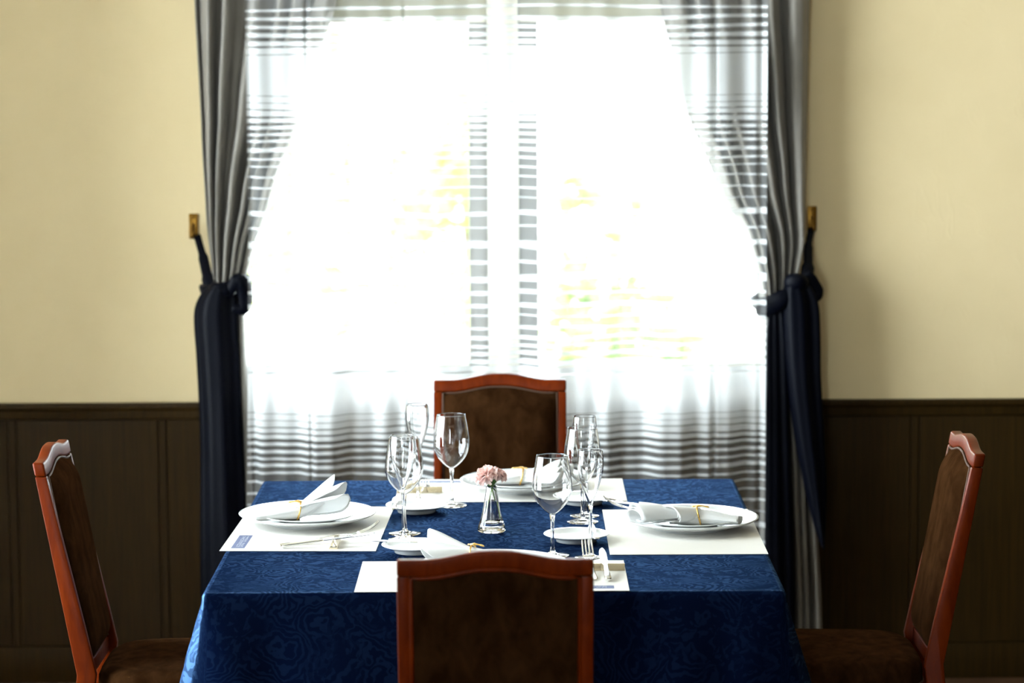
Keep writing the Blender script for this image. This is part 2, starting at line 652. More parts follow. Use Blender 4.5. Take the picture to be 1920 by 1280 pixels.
def room_window(n, axis, a, b, z0=RZ0, z1=RZ1):
    r = thing('window_%d' % n, None, None)
    r['kind'] = 'structure'
    r['label'] = 'tall white framed window with small panes in the ' + ('side' if axis == 'y' else 'rear') + ' wall'
    bars = []
    d0, d1 = (XL - .10, XL - .03) if axis == 'y' else (YB - .10, YB - .03)

    def bx(p0, p1, q0, q1):
        return vf_box(d0, d1, p0, p1, q0, q1) if axis == 'y' else vf_box(p0, p1, d0, d1, q0, q1)
    for k in range(4):
        p = lerp(a, b, k / 3)
        h = .05 if k in (0, 3) else .016
        p = min(max(p, a + h), b - h)
        ob('window_bar', me('bar', *bx(p - h, p + h, z0, z1), False), M['frame_white'], r)
    for k in range(5):
        q = lerp(z0, z1, k / 4)
        h = .04 if k in (0, 4) else .012
        q = min(max(q, z0 + h), z1 - h)
        ob('window_rail', me('rail', *bx(a + .1, b - .1, q - h, q + h), False), M['frame_white'], r)
    dm = (d0 + d1) / 2
    pv = vf_box(dm, dm + .001, a, b, z0, z1) if axis == 'y' else vf_box(a, b, dm, dm + .001, z0, z1)
    ob('pane', me('pane', *pv, False), M['pane'], r)


n = 2
for a, b in LW:
    room_window(n, 'y', a, b)
    n += 1
for a, b in RW:
    room_window(n, 'x', a, b)
    n += 1

# ------------------------------------------------------------------ outside
ob('sky_blocker', boxm('sky_blocker', -4, 4, WALL + T + .01, WALL + T + 1.5, 1.97, 2.10, .01), M['render_wall'])['kind'] = 'structure'  # added overhang, out of view, cuts the sky light reaching the table
bpy.data.objects['sky_blocker']['label'] = 'pale slab added outside above the window to block sky light'
g = struct('ground', *vf_box(-25, 25, WALL + T + .05, 40, -.6, -.5), M['lawn'], None, 'pale gravel ground outside the window')


def tree(label, loc, h, r, leafmat, nleaf, seed, trunk=.12):
    rnd = random.Random(seed)
    tr_ = thing('garden_tree', label, 'tree', loc, (0, 0, 0), 'trees outside the window')
    ob('trunk', me('trunk', *tube([(0, 0, 0), (.03, .02, h * .35), (-.02, 0, h * .7), (.02, 0, h * .9)], [trunk, trunk * .8, trunk * .5, trunk * .2], 8)), M['bark'], tr_)
    for k in range(5):
        a = k * 1.25 + seed
        z = h * (.35 + .1 * k)
        ob('branch', me('branch', *tube([(0, 0, z), (r * .4 * math.cos(a), r * .4 * math.sin(a), z + .35), (r * .7 * math.cos(a), r * .7 * math.sin(a), z + .5)], [trunk * .4, trunk * .25, trunk * .08], 6)), M['bark'], tr_)
    V, Fc = [], []
    blobs = [(rnd.uniform(-.6, .6) * r, rnd.uniform(-.6, .6) * r, h * rnd.uniform(.35, 1.0), r * rnd.uniform(.3, .55)) for _ in range(14)]
    for i in range(nleaf):
        bx_, by_, bz_, br_ = rnd.choice(blobs)
        d = Vector((rnd.gauss(0, 1), rnd.gauss(0, 1), rnd.gauss(0, 1))).normalized() * br_ * rnd.random() ** .4
        p = Vector((bx_, by_, bz_)) + d
        s = rnd.uniform(.05, .10)
        u = Vector((rnd.gauss(0, 1), rnd.gauss(0, 1), rnd.gauss(0, .6))).normalized()
        v_ = u.orthogonal().normalized()
        b0 = len(V)
        V += [p - u * s, p + v_ * s * .45, p + u * s, p - v_ * s * .45]
        Fc.append((b0, b0 + 1, b0 + 2, b0 + 3))
    fo = ob('foliage', me('foliage', V, Fc, False), M[leafmat], tr_)
    fo['kind'] = 'stuff'
    return tr_


tree('yellow-green leafy tree outside the left window light', (-1.05, 7.5, -.5), 2.2, .95, 'leaf_yellow', 1000, 3, .07)
tree('slender pale green tree seen left of the centre post', (-.25, 10.4, -.5), 2.0, .5, 'leaf_pale', 900, 5, .05)
tree('green shrubby tree outside the right light beside the post', (.55, 7.6, -.5), 1.45, .45, 'leaf_green', 500, 8, .045)
hs = thing('pale_house', 'pale rendered house facade beyond the garden trees', 'house', (0, 14, -.5))
ob('wall', boxm('wall', -9, 9, 0, 4, 0, 3.2), M['render_wall'], hs)
ob('roof', me('roof', *prism([(-.5, 3.2), (4.5, 3.2), (2, 4.6)], 'x', -9.4, 9.4), False), M['roof'], hs)
for x in (-4.2, -1.6, 1.4, 4.0):
    wf_ = ob('window_frame', boxm('window_frame', x - .55, x + .55, -.05, .02, 1.1, 2.3), M['frame_white'], hs)
    ob('pane', boxm('pane', x - .47, x + .47, -.06, -.052, 1.18, 2.22), M['roof'], wf_)

# ------------------------------------------------------------------ curtains


def drape(name, label, outer, inner, ph, seed):
    rnd = random.Random(seed)
    nu, nv = 120, 90
    phs = [rnd.uniform(0, 6.28) for _ in range(5)]

    def fn(u, v):
        z_ = lerp(2.38, .03, v)
        xo, xi = interp(outer, z_), interp(inner, z_)
        wdt = abs(xi - xo)
        s = u + .025 * math.sin(2 * PI * u * 2 + phs[0]) + .012 * math.sin(9 * u + 2.2 * z_ + phs[1])
        x = lerp(xo, xi, s)
        amp = lerp(.040, .034, min(1, wdt / .4))
        y = WALL - .085 + amp * math.sin(2 * PI * 6 * u + ph) + .008 * math.sin(2 * PI * 13 * u + phs[2] + z_) + .006 * math.sin(5 * z_ + 7 * u + phs[3])
        return (x, min(y, WALL - .035), z_)
    m = me(name, *grid(fn, nu, nv))
    solid(m, .003)
    o = ob(name, m, M['drape'])
    return setp(o, label, 'curtain', 'grey velour curtains')


drape('velour_curtain', 'grey velour curtain tied back on the left of the window',
      [(2.38, -.815), (1.85, -.812), (1.5, -.800), (1.28, -.790), (1.14, -.776), (1.085, -.770), (1.0, -.785), (.6, -.79), (.03, -.80)],
      [(2.38, -.26), (1.85, -.437), (1.566, -.528), (1.339, -.612), (1.168, -.668), (1.085, -.690), (1.0, -.687), (.6, -.676), (.03, -.672)], .4, 1)
drape('velour_curtain', 'grey velour curtain tied back on the right of the window',
      [(2.38, .820), (1.85, .819), (1.5, .819), (1.20, .817), (1.12, .800), (1.05, .785), (.95, .80), (.6, .845), (.2, .868), (.03, .872)],
      [(2.38, .26), (1.85, .424), (1.566, .494), (1.353, .578), (1.225, .648), (1.11, .686), (1.03, .700), (.9, .700), (.5, .702), (.03, .702)], 2.0, 2)


def sheer_fn(u, v):
    z_ = lerp(2.36, .03, v)
    drop = (2.36 - z_) / 2.3
    xl = lerp(-.662, -.690, max(0, (drop - .45) / .55) ** 1.2)
    xr = .704
    x = lerp(xl, xr, u)
    a = .010 + .016 * drop
    y = 1.425 + a * (math.sin(2 * PI * 4.3 * u + .8) + .55 * math.sin(2 * PI * 9.1 * u + 2.1 + .5 * z_) + .2 * math.sin(2 * PI * 21 * u + z_))
    for sx, ww in ((-.50, .006), (-.245, .005), (.565, .006), (.690, .010), (-.652, .010)):
        y += .012 * math.exp(-((x - sx) / ww) ** 2)
    z2 = z_ - .010 * math.sin(2 * PI * 4.3 * u + .8) * drop
    return (x, y, z2)


# irregular columns so that the narrow pleats are resolved
sh = me('sheer', *grid(sheer_fn, 420, 60))
setp(ob('sheer_curtain', sh, M['sheer']), 'white striped sheer curtain hanging across the bright window', 'curtain')
rod = thing('curtain_rod', 'dark curtain rod above the window', 'rod', (0, 0, 0))
ob('pole', me('pole', *tube([(-1.0, WALL - .085, 2.395), (1.0, WALL - .085, 2.395)], .013, 10)), M['panel'], rod)
ob('sheer_track', me('track', *vf_box(-.9, .9, 1.41, 1.44, 2.36, 2.38), False), M['frame_white'], rod)
for x in (-.95, .95):
    ob('bracket', me('bracket', *vf_box(x - .012, x + .012, 1.40, WALL, 2.38, 2.405), False), M['panel'], rod)

# curtain ties


def strip(rows, y, thick=.004, wav=.006, nsub=6, nu=14, ph=0.):
    """A hanging cloth panel. rows: (z, x0, x1)."""
    P = smoothprof([(a, b_, c_) for a, b_, c_ in rows], nsub)
    V, Fc = [], []
    for i, p in enumerate(P):
        for k in range(nu + 1):
            s = k / nu
            yy = (y(p[0]) if callable(y) else y) + wav * math.sin(s * 7.0 + ph + 1.2 * p[0]) - .018 * math.sin(PI * s) + .003 * math.sin(s * 17 + ph)
            V.append((lerp(p[1], p[2], s), yy, p[0]))
    for i in range(len(P) - 1):
        for k in range(nu):
            a = i * (nu + 1) + k
            Fc.append((a, a + 1, a + nu + 2, a + nu + 1))
    m = me('cloth', V, Fc)
    return solid(m, thick)


tie = thing('curtain_tie', 'navy satin sash with one broad tail tying the left grey curtain', 'curtain tie', (0, 0, 0), (0, 0, 0), 'navy curtain ties')
ob('tail', strip([(1.100, -.775, -.708), (1.070, -.800, -.700), (1.02, -.813, -.698), (.9, -.808, -.693), (.7, -.802, -.690), (.45, -.806, -.683), (.22, -.808, -.680), (.10, -.800, -.684)], 1.462, ph=.5), M['navy_satin'], tie)
ob('strap', me('strap', *tube(smoothprof([(-.815, WALL - .022, 1.225), (-.794, 1.55, 1.17), (-.778, 1.505, 1.12), (-.762, 1.480, 1.08)], 5), [.010] * 5 + [.014] * 5 + [.018] * 6, 10, flat=.45, up=(0, 1, 0))), M['navy_satin'], tie)
ob('band', me('band', *tube([(-.73 + .062 * math.cos(a), 1.533 + .062 * math.sin(a), 1.088 + .012 * math.cos(a)) for a in [2 * PI * k / 28 for k in range(28)]], .026, 10, closed=True, flat=.28, up=(1, 0, 0))), M['navy_satin'], tie)
ob('bow_loop', me('loop', *tube(smoothprof([(-.722, 1.466, 1.070), (-.708, 1.452, 1.100), (-.690, 1.452, 1.118), (-.677, 1.462, 1.098), (-.674, 1.470, 1.060), (-.683, 1.468, 1.038), (-.710, 1.462, 1.045)], 4), [.010 + .012 * math.sin(PI * min(1, k / 24)) for k in range(25)], 10, flat=.6, up=(0, 1, 0))), M['navy_satin'], tie)
ob('knot', me('knot', *tube(smoothprof([(-.765, 1.470, 1.088), (-.742, 1.456, 1.092), (-.715, 1.458, 1.090)], 5), [.016, .019, .021, .022, .021, .020, .020, .019, .018, .016, .012], 12, flat=.7, up=(0, 1, 0))), M['navy_satin'], tie)

tie = thing('curtain_tie', 'navy satin sash with two tails tying the right grey curtain', 'curtain tie', (0, 0, 0), (0, 0, 0), 'navy curtain ties')
ob('tail', strip([(1.118, .768, .800), (1.090, .752, .826), (1.04, .748, .846), (.95, .752, .851), (.85, .760, .853), (.7, .782, .862), (.55, .812, .870), (.44, .840, .868), (.392, .858, .866)], 1.462, ph=1.4), M['navy_satin'], tie)
ob('tail', strip([(1.03, .712, .752), (.95, .706, .762), (.8, .707, .768), (.6, .706, .776), (.35, .705, .786), (.10, .704, .79)], 1.478, ph=3.0), M['navy_satin'], tie)
ob('strap', me('strap', *tube(smoothprof([(.838, WALL - .022, 1.235), (.826, 1.555, 1.19), (.822, 1.52, 1.14), (.812, 1.49, 1.09)], 5), [.009] * 5 + [.013] * 5 + [.018] * 6, 10, flat=.45, up=(0, 1, 0))), M['navy_satin'], tie)
ob('band', me('band', *tube([(.745 + .060 * math.cos(a), 1.533 + .062 * math.sin(a), 1.055 + .022 * math.cos(a)) for a in [2 * PI * k / 28 for k in range(28)]], .030, 10, closed=True, flat=.28, up=(1, 0, 0))), M['navy_satin'], tie)
ob('bow_loop', me('loop', *tube(smoothprof([(.775, 1.462, 1.075), (.750, 1.455, 1.062), (.722, 1.462, 1.045), (.700, 1.475, 1.030), (.694, 1.49, 1.012)], 4), [.016, .018, .02, .022, .024, .025, .026, .026, .026, .026, .025, .025, .024, .023, .02, .017, .012], 10, flat=.5, up=(0, 1, 0))), M['navy_satin'], tie)
ob('bow_loop', me('loop', *tube(smoothprof([(.815, 1.47, 1.13), (.832, 1.475, 1.105), (.846, 1.48, 1.08), (.842, 1.48, 1.062), (.825, 1.475, 1.070)], 4), [.010, .012, .013, .014, .014, .014, .014, .014, .014, .013, .013, .012, .012, .011, .011, .01, .008], 10, flat=.5, up=(0, 1, 0))), M['navy_satin'], tie)
ob('knot', me('knot', *tube(smoothprof([(.758, 1.466, 1.100), (.785, 1.452, 1.106), (.812, 1.462, 1.098)], 5), [.014, .018, .022, .024, .024, .024, .023, .022, .02, .018, .014], 12, flat=.7, up=(0, 1, 0))), M['navy_satin'], tie)

for x, zc, lab in ((-.826, 1.250, 'brass tieback plate on the cream wall left of the window'), (.842, 1.262, 'brass tieback plate on the cream wall right of the window')):
    h = thing('tieback_hook', lab, 'hook', (x, WALL, zc), (0, 0, 0), 'brass tieback hooks')
    ob('plate', boxm('plate', -.0125, .0125, -.006, 0, -.034, .034, .002), M['brass'], h)
    ob('hook', me('hook', *tube(smoothprof([(0, -.005, .004), (0, -.022, -.002), (0, -.034, -.016), (0, -.030, -.028), (0, -.020, -.022)], 4), .0042, 8)), M['brass'], h)
    for s in (-.026, .026):
        ob('screw', me('screw', *lathe([(0, .0), (.004, .0), (.003, .002), (0, .0025)], 10)), M['brass'], h, (0, -.006, s), (PI / 2, 0, 0))

# ------------------------------------------------------------------ chairs
HW = .166


def crest(x):
    a = abs(x)
    s = min(max((a - .012) / .112, 0), 1)
    return .905 + .0150 * .5 * (1 + math.cos(PI * s))


def lean(z_):
    """Local y of the rear face of the back at height z."""
    return -.225 - (z_ - .46) * (.082 / .445) if z_ > .46 else -.225 - (.46 - z_) * .10


def make_chair(label):
    r = thing('dining_chair', label, 'chair', (0, 0, 0), (0, 0, 0), 'red wood dining chairs with brown velvet')
    cw, vl = M['chair_wood'], M['velvet']
    # rear legs run up as back posts
    zs = [0, .15, .30, .46, .55, .65, .75, .876]

    def thick(z_):
        return interp([(0, .026), (.46, .040), (.9, .023)], z_)
    prof = [(lean(z_), z_) for z_ in zs] + [(lean(z_) + thick(z_), z_) for z_ in reversed(zs)]
    for s in (-1, 1):
        xa, xb = sorted((s * HW, s * (HW - .021)))
        m = bevel(me('rear_leg', *prism(prof, 'x', xa, xb), False), .003, 2, 50)
        ob('rear_leg', flat_shade_big(m), cw, r)
    # crest rail

    def rail_fn(n=44):
        xs_ = [lerp(-HW, HW, k / n) for k in range(n + 1)]
        top = [(x, crest(x)) for x in xs_]
        bot = [(x, crest(x) - .029 if abs(x) < HW - .0215 else .8765) for x in xs_]
        out = top + bot[::-1]
        V, Fc = [], []
        for off_ in (0, 1):
            for x, z_ in out:
                V.append((x, lean(z_) + off_ * .0235, z_))
        N = len(out)
        Fc += [(i, (i + 1) % N, (i + 1) % N + N, i + N) for i in range(N)]
        for i in range(n):
            a, b_, c_, d = i, i + 1, N - 2 - i, N - 1 - i
            Fc += [(a, b_, c_, d), (a + N, d + N, c_ + N, b_ + N)]
        return V, Fc
    m = bevel(me('top_rail', *rail_fn(), False), .0045, 3, 60)
    ob('top_rail', flat_shade_big(m), cw, r)
    # upholstered back, bulging to the front
    xw = HW - .0215

    def top_in(x):
        return crest(x) - .0295

    def pan(front):
        def fn(u, v):
            x = lerp(-xw, xw, u)
            z_ = lerp(.474, top_in(x), v)
            e = min(u, 1 - u) * 2
            g_ = min(v, 1 - v) * 2
            bl = (1 - (1 - min(1, e * 2.4)) ** 2.5) * (1 - (1 - min(1, g_ * 3.4)) ** 2.5)
            if front:
                return (x, lean(z_) + .021 + .024 * bl, z_)
            return (x, lean(z_) + .006 - .0015 * bl, z_)
        return fn
    ob('back_cushion', me('back_cushion', *grid(pan(True), 26, 36)), vl, r)
    ob('rear_panel', me('rear_panel', *grid(pan(False), 20, 24)), vl, r)
    outline = [(-xw + .002, .477)] + [(lerp(-xw + .002, xw - .002, k / 22), top_in(lerp(-xw, xw, k / 22)) - .002) for k in range(23)] + [(xw - .002, .477)]
    ob('piping', me('piping', *tube([(x, lean(z_) + .0235, z_) for x, z_ in outline], .0026, 6)), M['velvet_trim'], r)
    ob('back_moulding', me('back_moulding', *tube([(x, lean(z_) + .003, z_) for x, z_ in outline], .0042, 6)), cw, r)
    ob('lower_rail', boxm('lower_rail', -xw, xw, lean(.48) + .004, lean(.48) + .026, .440, .474, .003), cw, r)
    # seat

    def seat_sec(u, v):
        # u around the rounded outline, v from bottom to top centre
        a = 2 * PI * u
        n_ = 5.0
        ca, sa = math.cos(a), math.sin(a)
        k = (abs(ca) ** n_ + abs(sa) ** n_) ** (-1 / n_)
        px, py = ca * k, sa * k
        prof_ = [(1.0, .403), (1.0, .427), (.995, .445), (.97, .457), (.90, .465), (.7, .4695), (.4, .472), (.0, .473)]
        q = v * (len(prof_) - 1)
        i = min(int(q), len(prof_) - 2)
        f_ = q - i
        rs, zz = lerp(prof_[i][0], prof_[i + 1][0], f_), lerp(prof_[i][1], prof_[i + 1][1], f_)
        wx = lerp(.172, .200, (py + 1) / 2)
        return (px * wx * rs, .005 + py * .198 * rs, zz)
    sv, sf = grid(seat_sec, 64, 14)
    m = me('seat', sv, sf)
    bm = bmesh.new()
    bm.from_mesh(m)
    bmesh.ops.remove_doubles(bm, verts=bm.verts, dist=1e-5)
    bm.to_mesh(m)
    bm.free()
    m.polygons.foreach_set('use_smooth', [True] * len(m.polygons))
    ob('seat', m, vl, r)
    ob('seat_piping', me('seat_piping', *tube([(seat_sec(k / 64, .06)) for k in range(64)], .003, 6, closed=True)), M['velvet_trim'], r)
    fr_ = [(-.165, -.185), (.165, -.185), (.192, .195), (-.192, .195)]
    m = bevel(me('seat_frame', *prism(fr_, 'z', .350, .402), False), .003, 2)
    ob('seat_frame', flat_shade_big(m), cw, r)
    for s in (-1, 1):
        V = []
        for z_, h in ((0, .012), (.349, .019)):
            V += [(s * .168 + dx * h, .172 + dy * h, z_) for dx, dy in ((-1, -1), (1, -1), (1, 1), (-1, 1))]
        Fc = [(3, 2, 1, 0), (4, 5, 6, 7)] + [(i, (i + 1) % 4, (i + 1) % 4 + 4, i + 4) for i in range(4)]
        ob('front_leg', flat_shade_big(bevel(me('front_leg', V, Fc, False), .003, 2)), cw, r)
    return r


ch = make_chair('dining chair seen from behind in the foreground, back to the viewer')
spots = [(.008, -1.030, 0, None),
         (0.002, .735, PI, 'dining chair in front of the window at the far end'),
         (-.644, -.105, -PI / 2, 'dining chair on the left side, in front of the lit brown panelling'),
         (.710, -.045, PI / 2, 'dining chair on the right side, in front of the black shadowed panelling')]
for x, y, a, lab in spots:
    o = ch if lab is None else copy_tree(ch)
    o.location = (x, y, 0)
    o.rotation_euler = (0, 0, a)
    if lab:
        o['label'] = lab

# ------------------------------------------------------------------ table and cloth
TX, TY0, TY1, TZ = .552, -.704, .600, .722
tb = thing('dining_table', 'four-legged dining table hidden under the navy tablecloth', 'table', (0, (TY0 + TY1) / 2, 0))
hy = (TY1 - TY0) / 2
ob('tabletop', boxm('tabletop', -TX, TX, -hy, hy, .685, TZ - .002, .004), M['chair_wood'], tb)
for sx in (-1, 1):
    for sy in (-1, 1):
        ob('leg', boxm('leg', sx * .50 - .025, sx * .50 + .025, sy * (hy - .06) - .025, sy * (hy - .06) + .025, 0, .684, .004), M['chair_wood'], tb)


def cloth():
    V, UV, Fc = [], [], []
    # perimeter of a rectangle with small rounded corners
    R = .012
    per = []
    X0, Y0, Y1 = TX + .004, TY0 - .004, TY1 + .004
    corners = [((X0 - R), (Y0 + R), -PI / 2), ((X0 - R), (Y1 - R), 0), (-(X0 - R), (Y1 - R), PI / 2), (-(X0 - R), (Y0 + R), PI)]
    for ci in range(4):
        cx, cy, a0 = corners[ci]
        for k in range(9):
            a = a0 + k / 8 * PI / 2
            per.append((cx + R * math.cos(a), cy + R * math.sin(a), math.cos(a), math.sin(a), ci, k / 8))
        nx_, ny_, na = corners[(ci + 1) % 4]
        ax, ay = cx + R * math.cos(a0 + PI / 2), cy + R * math.sin(a0 + PI / 2)
        bx_, by_ = nx_ + R * math.cos(na), ny_ + R * math.sin(na)
        for k in range(1, 60):
            s = k / 60
            per.append((lerp(ax, bx_, s), lerp(ay, by_, s), math.cos(a0 + PI / 2), math.sin(a0 + PI / 2), -1 - ci, s))
    N = len(per)
    # distance along the perimeter to the nearest corner, used for the corner folds

    def edge_d(x, y):
        return abs(abs(x) - X0), min(abs(y - Y0), abs(y - Y1))
    levels = [(-.010, 0.0), (-.004, -.0006), (0, -.004), (.002, -.009)]
    drops = [.02, .04, .06, .085, .11, .135, .16, .185, .20, .211]
    rings = []
    for off_, dz in levels:
        ring = []
        for x, y, nx_, ny_, ci, s in per:
            ring.append(len(V))
            V.append((x + nx_ * off_, y + ny_ * off_, TZ + dz))
            UV.append((x + nx_ * (off_ - dz), y + ny_ * (off_ - dz)))
        rings.append(ring)
    for d in drops:
        ring = []
        f_ = max(0, (d - .015) / .21)
        for x, y, nx_, ny_, ci, s in per:
            out = .002 + .006 * f_
            L = 1.115 if ci in (-2, -4) else 1.312
            dx_, dy_ = edge_d(x, y)
            q = max(dx_, dy_) if ci < 0 else 0.0       # distance from the nearest corner
            sgx = 1 if x > 0 else -1
            sgy = 1 if y > 0 else -1
            # the corner opens into a soft rounded fold that flares to the side, hollow beside it
            Rf = .012 + .085 * f_
            ccx, ccy = sgx * (X0 - Rf), (Y0 + Rf if sgy < 0 else Y1 - Rf)
            ex, ey = (x - ccx) * sgx, (y - ccy) * sgy
            if ex > 0 and ey > 0:
                l_ = math.hypot(ex, ey)
                ex, ey = ex / l_, ey / l_
                bx0, by0 = ccx + sgx * ex * Rf, ccy + sgy * ey * Rf
                wx_, wy_ = ex, ey
            else:
                bx0, by0 = x, y
                wx_, wy_ = abs(nx_), abs(ny_)
            fl = math.exp(-((dy_ - .05) / .22) ** 2) if wx_ > .3 else 1.0
            hol = -.016 * f_ * math.exp(-((dx_ - .125) / .035) ** 2) * wy_
            wavy = .004 * f_ * math.sin(q * 22 + x * 3 + y * 5)
            px = bx0 + sgx * wx_ * (out + wavy + .060 * f_ * fl * wx_)
            py = by0 + sgy * wy_ * (out + hol + wavy)
            ring.append(len(V))
            V.append((px, py, TZ - d))
            UV.append((x + nx_ * d, y + ny_ * d))
        rings.append(ring)
    for A, B in zip(rings, rings[1:]):
        for k in range(N):
            k2 = (k + 1) % N
            Fc.append((A[k], A[k2], B[k2], B[k]))
    top = []
    for q in rings[0]:
        top.append(len(V))
        V.append(V[q])
        UV.append(UV[q])
    Fc.append(tuple(top))
    m = bpy.data.meshes.new('tablecloth')
    m.from_pydata(V, [], Fc)
    ul = m.uv_layers.new(name='UVMap')
    for lp in m.loops:
        ul.data[lp.index].uv = UV[lp.vertex_index]
    m.polygons.foreach_set('use_smooth', [True] * len(m.polygons))
    return m


setp(ob('tablecloth', cloth(), M['damask']), 'navy damask tablecloth draped over the dining table', 'tablecloth')
Z0 = TZ + .0004

# ------------------------------------------------------------------ place mats
rnd = random.Random(4)


def placemat(label, x, y, rot, wd=.525, dp=.322, strip_len=.145, printed=True):
    """Local frame: u right of the diner, v forward."""
    r = thing('placemat', label, 'placemat', (x, y, Z0), (0, 0, rot), 'paper placemats')
    ob('sheet', boxm('sheet', -wd / 2, wd / 2, -dp / 2, dp / 2, 0, .0007), M['paper'], r)
    if printed:
        x1_, y0_ = wd / 2 - .028, -dp / 2 + .020
        lb = ob('label_print', boxm('label_print', x1_ - strip_len, x1_, y0_, y0_ + .028, .0007, .0009), M['print_blue'], r)
        parts = []
        q = random.Random(11)
        # two lines of tiny pale lettering, too small to read
        for line, (yy, hh, n_) in enumerate(((y0_ + .0175, .0045, 13), (y0_ + .0085, .0068, 11))):
            xx = x1_ - strip_len + .012
            stp = (strip_len - .024) / n_
            for k in range(n_):
                if line == 0 and k in (7,):
                    xx += stp
                    continue
                wv_ = stp * .72
                tq = .0009
                parts.append(vf_box(xx, xx + tq, yy, yy + hh, .0009, .00105))
                kind = q.randrange(4)
                if kind in (0, 1):
                    parts.append(vf_box(xx, xx + wv_, yy + hh - tq, yy + hh, .0009, .00105))
                if kind in (1, 2):
                    parts.append(vf_box(xx, xx + wv_, yy, yy + tq, .0009, .00105))
                if kind in (0, 3):
                    parts.append(vf_box(xx + wv_ - tq, xx + wv_, yy, yy + hh, .0009, .00105))
                if kind == 3:
                    parts.append(vf_box(xx, xx + wv_, yy + hh * .5, yy + hh * .5 + tq, .0009, .00105))
                xx += stp
        ob('lettering', me('lettering', *join(parts), False), M['print_white'], lb)
    return r


placemat('paper placemat on the left with a blue printed label', -.399, -.026, -PI / 2 - .03)
placemat('paper placemat on the right under the two stacked plates', .394, -.082, PI / 2)
placemat('paper placemat at the near edge behind the foreground chair', -.004, -.556, 0, .525, .302)
placemat('paper placemat at the far edge in front of the window chair', .030, .446, PI, .525, .312)
ZM = Z0 + .0008

# ------------------------------------------------------------------ crockery
plate_big = [(0, .004), (.070, .004), (.074, 0), (.079, 0), (.080, .005), (.110, .0105), (.140, .0195), (.1465, .0225), (.1485, .0245), (.1470, .0258), (.140, .0240), (.112, .0145), (.092, .0085), (.080, .0078), (0, .0078)]
plate_mid = [(0, .003), (.052, .003), (.055, 0), (.060, 0), (.061, .004), (.085, .0085), (.103, .0125), (.1055, .014), (.1045, .0155), (.1, .0145), (.078, .0095), (.068, .0062), (0, .0062)]
plate_small = [(0, .004), (.036, .004), (.038, 0), (.042, 0), (.043, .005), (.055, .0105), (.0665, .0145), (.0688, .0158), (.068, .0170), (.064, .0158), (.050, .0105), (.042, .0085), (0, .0085)]


def plate_mesh(nm, prof):
    return me(nm, *lathe(prof, 72))


PB, PM, PS = plate_mesh('show_plate', plate_big), plate_mesh('top_plate', plate_mid), plate_mesh('bread_plate', plate_small)
for nm, x, y in (('left', -.409, .028), ('right', .412, -.045), ('near', .0, -.560), ('far', .060, .452)):
    w_ = {'left': 'on the left placemat', 'right': 'on the right placemat', 'near': 'behind the foreground chair', 'far': 'at the far place setting'}[nm]
    setp(ob('show_plate', PB, M['porcelain_emboss'], None, (x, y, ZM)), 'large white embossed show plate ' + w_, 'plate', 'white show plates')
    setp(ob('dessert_plate', PM, M['porcelain'], None, (x, y, ZM + .0080)), 'smaller white plate stacked on the show plate ' + w_, 'plate', 'white upper plates')
BP = {'left': (-.178, .172), 'near': (-.165, -.300), 'right': (.168, -.188), 'far': (.194, .266)}
bw_ = {'left': 'beside the left placemat, nearest the far wine glass', 'near': 'left of the foreground chair, partly behind the napkin', 'right': 'in front of the right pair of glasses, right of the vase', 'far': 'at the far right corner of the place setting by the window'}
for nm, (x, y) in BP.items():
    setp(ob('bread_plate', PS, M['porcelain'], None, (x, y, ZM if nm == 'far' else Z0)), 'small white bread plate ' + bw_[nm], 'plate', 'bread plates')

# ------------------------------------------------------------------ glasses


def shell(outer, t_):
    """Closed glass shell from the outer bowl profile (bottom to rim)."""
    P = [Vector(p) for p in outer]
    inner = []
    for i in range(len(P)):
        a = P[max(i - 1, 0)]
        b_ = P[min(i + 1, len(P) - 1)]
        d = (b_ - a).normalized()
        nrm = Vector((-d.y, d.x))
        q = P[i] + nrm * t_
        inner.append((max(q.x, 0), q.y))
    inner[0] = (0, P[0].y + t_ * 1.6)
    rim = [((P[-1].x + inner[-1][0]) / 2, P[-1].y + t_ * .45)]
    return [(p.x, p.y) for p in P] + rim + inner[::-1]


def make_glass(name, label, kind):
    r = thing(name, label, 'glass', (0, 0, 0), (0, 0, 0), 'wine glasses' if kind == 'wine' else 'champagne flutes')
    if kind == 'wine':
        bowl = smoothprof([(0, .0845), (.0075, .0865), (.020, .0965), (.0325, .1120), (.0395, .1300), (.0405, .1460), (.0380, .1700), (.0345, .1900), (.0318, .2055)], 6)
        zb, fr_, sr = .0843, .0345, .0036
    else:
        bowl = smoothprof([(0, .1080), (.0042, .1100), (.0080, .1200), (.0140, .1360), (.0205, .1560), (.0250, .1760), (.0268, .1930), (.0262, .2080), (.0246, .2205)], 6)
        zb, fr_, sr = .1078, .0325, .0031
    bowl[0].x = 0
    ob('bowl', me('bowl', *lathe(shell(bowl, .0010), 56)), M['glass'], r)
    stem = [(0, .0072), (.0065, .0074)] + [(p.x, p.y) for p in smoothprof([(.0052, .012), (sr + .0003, .022), (sr, .045), (sr + .0003, zb - .015), (sr + .0020, zb - .003), (sr + .0032, zb)], 4)] + [(0, zb + .0001)]
    ob('stem', me('stem', *lathe(stem, 24)), M['glass'], r)
    foot = [(0, 0), (fr_ - .001, 0), (fr_, .0008), (fr_ - .001, .0016), (fr_ * .6, .0026), (fr_ * .35, .0042), (.0066, .0070), (0, .0071)]
    ob('foot', me('foot', *lathe(foot, 48)), M['glass'], r)
    return r


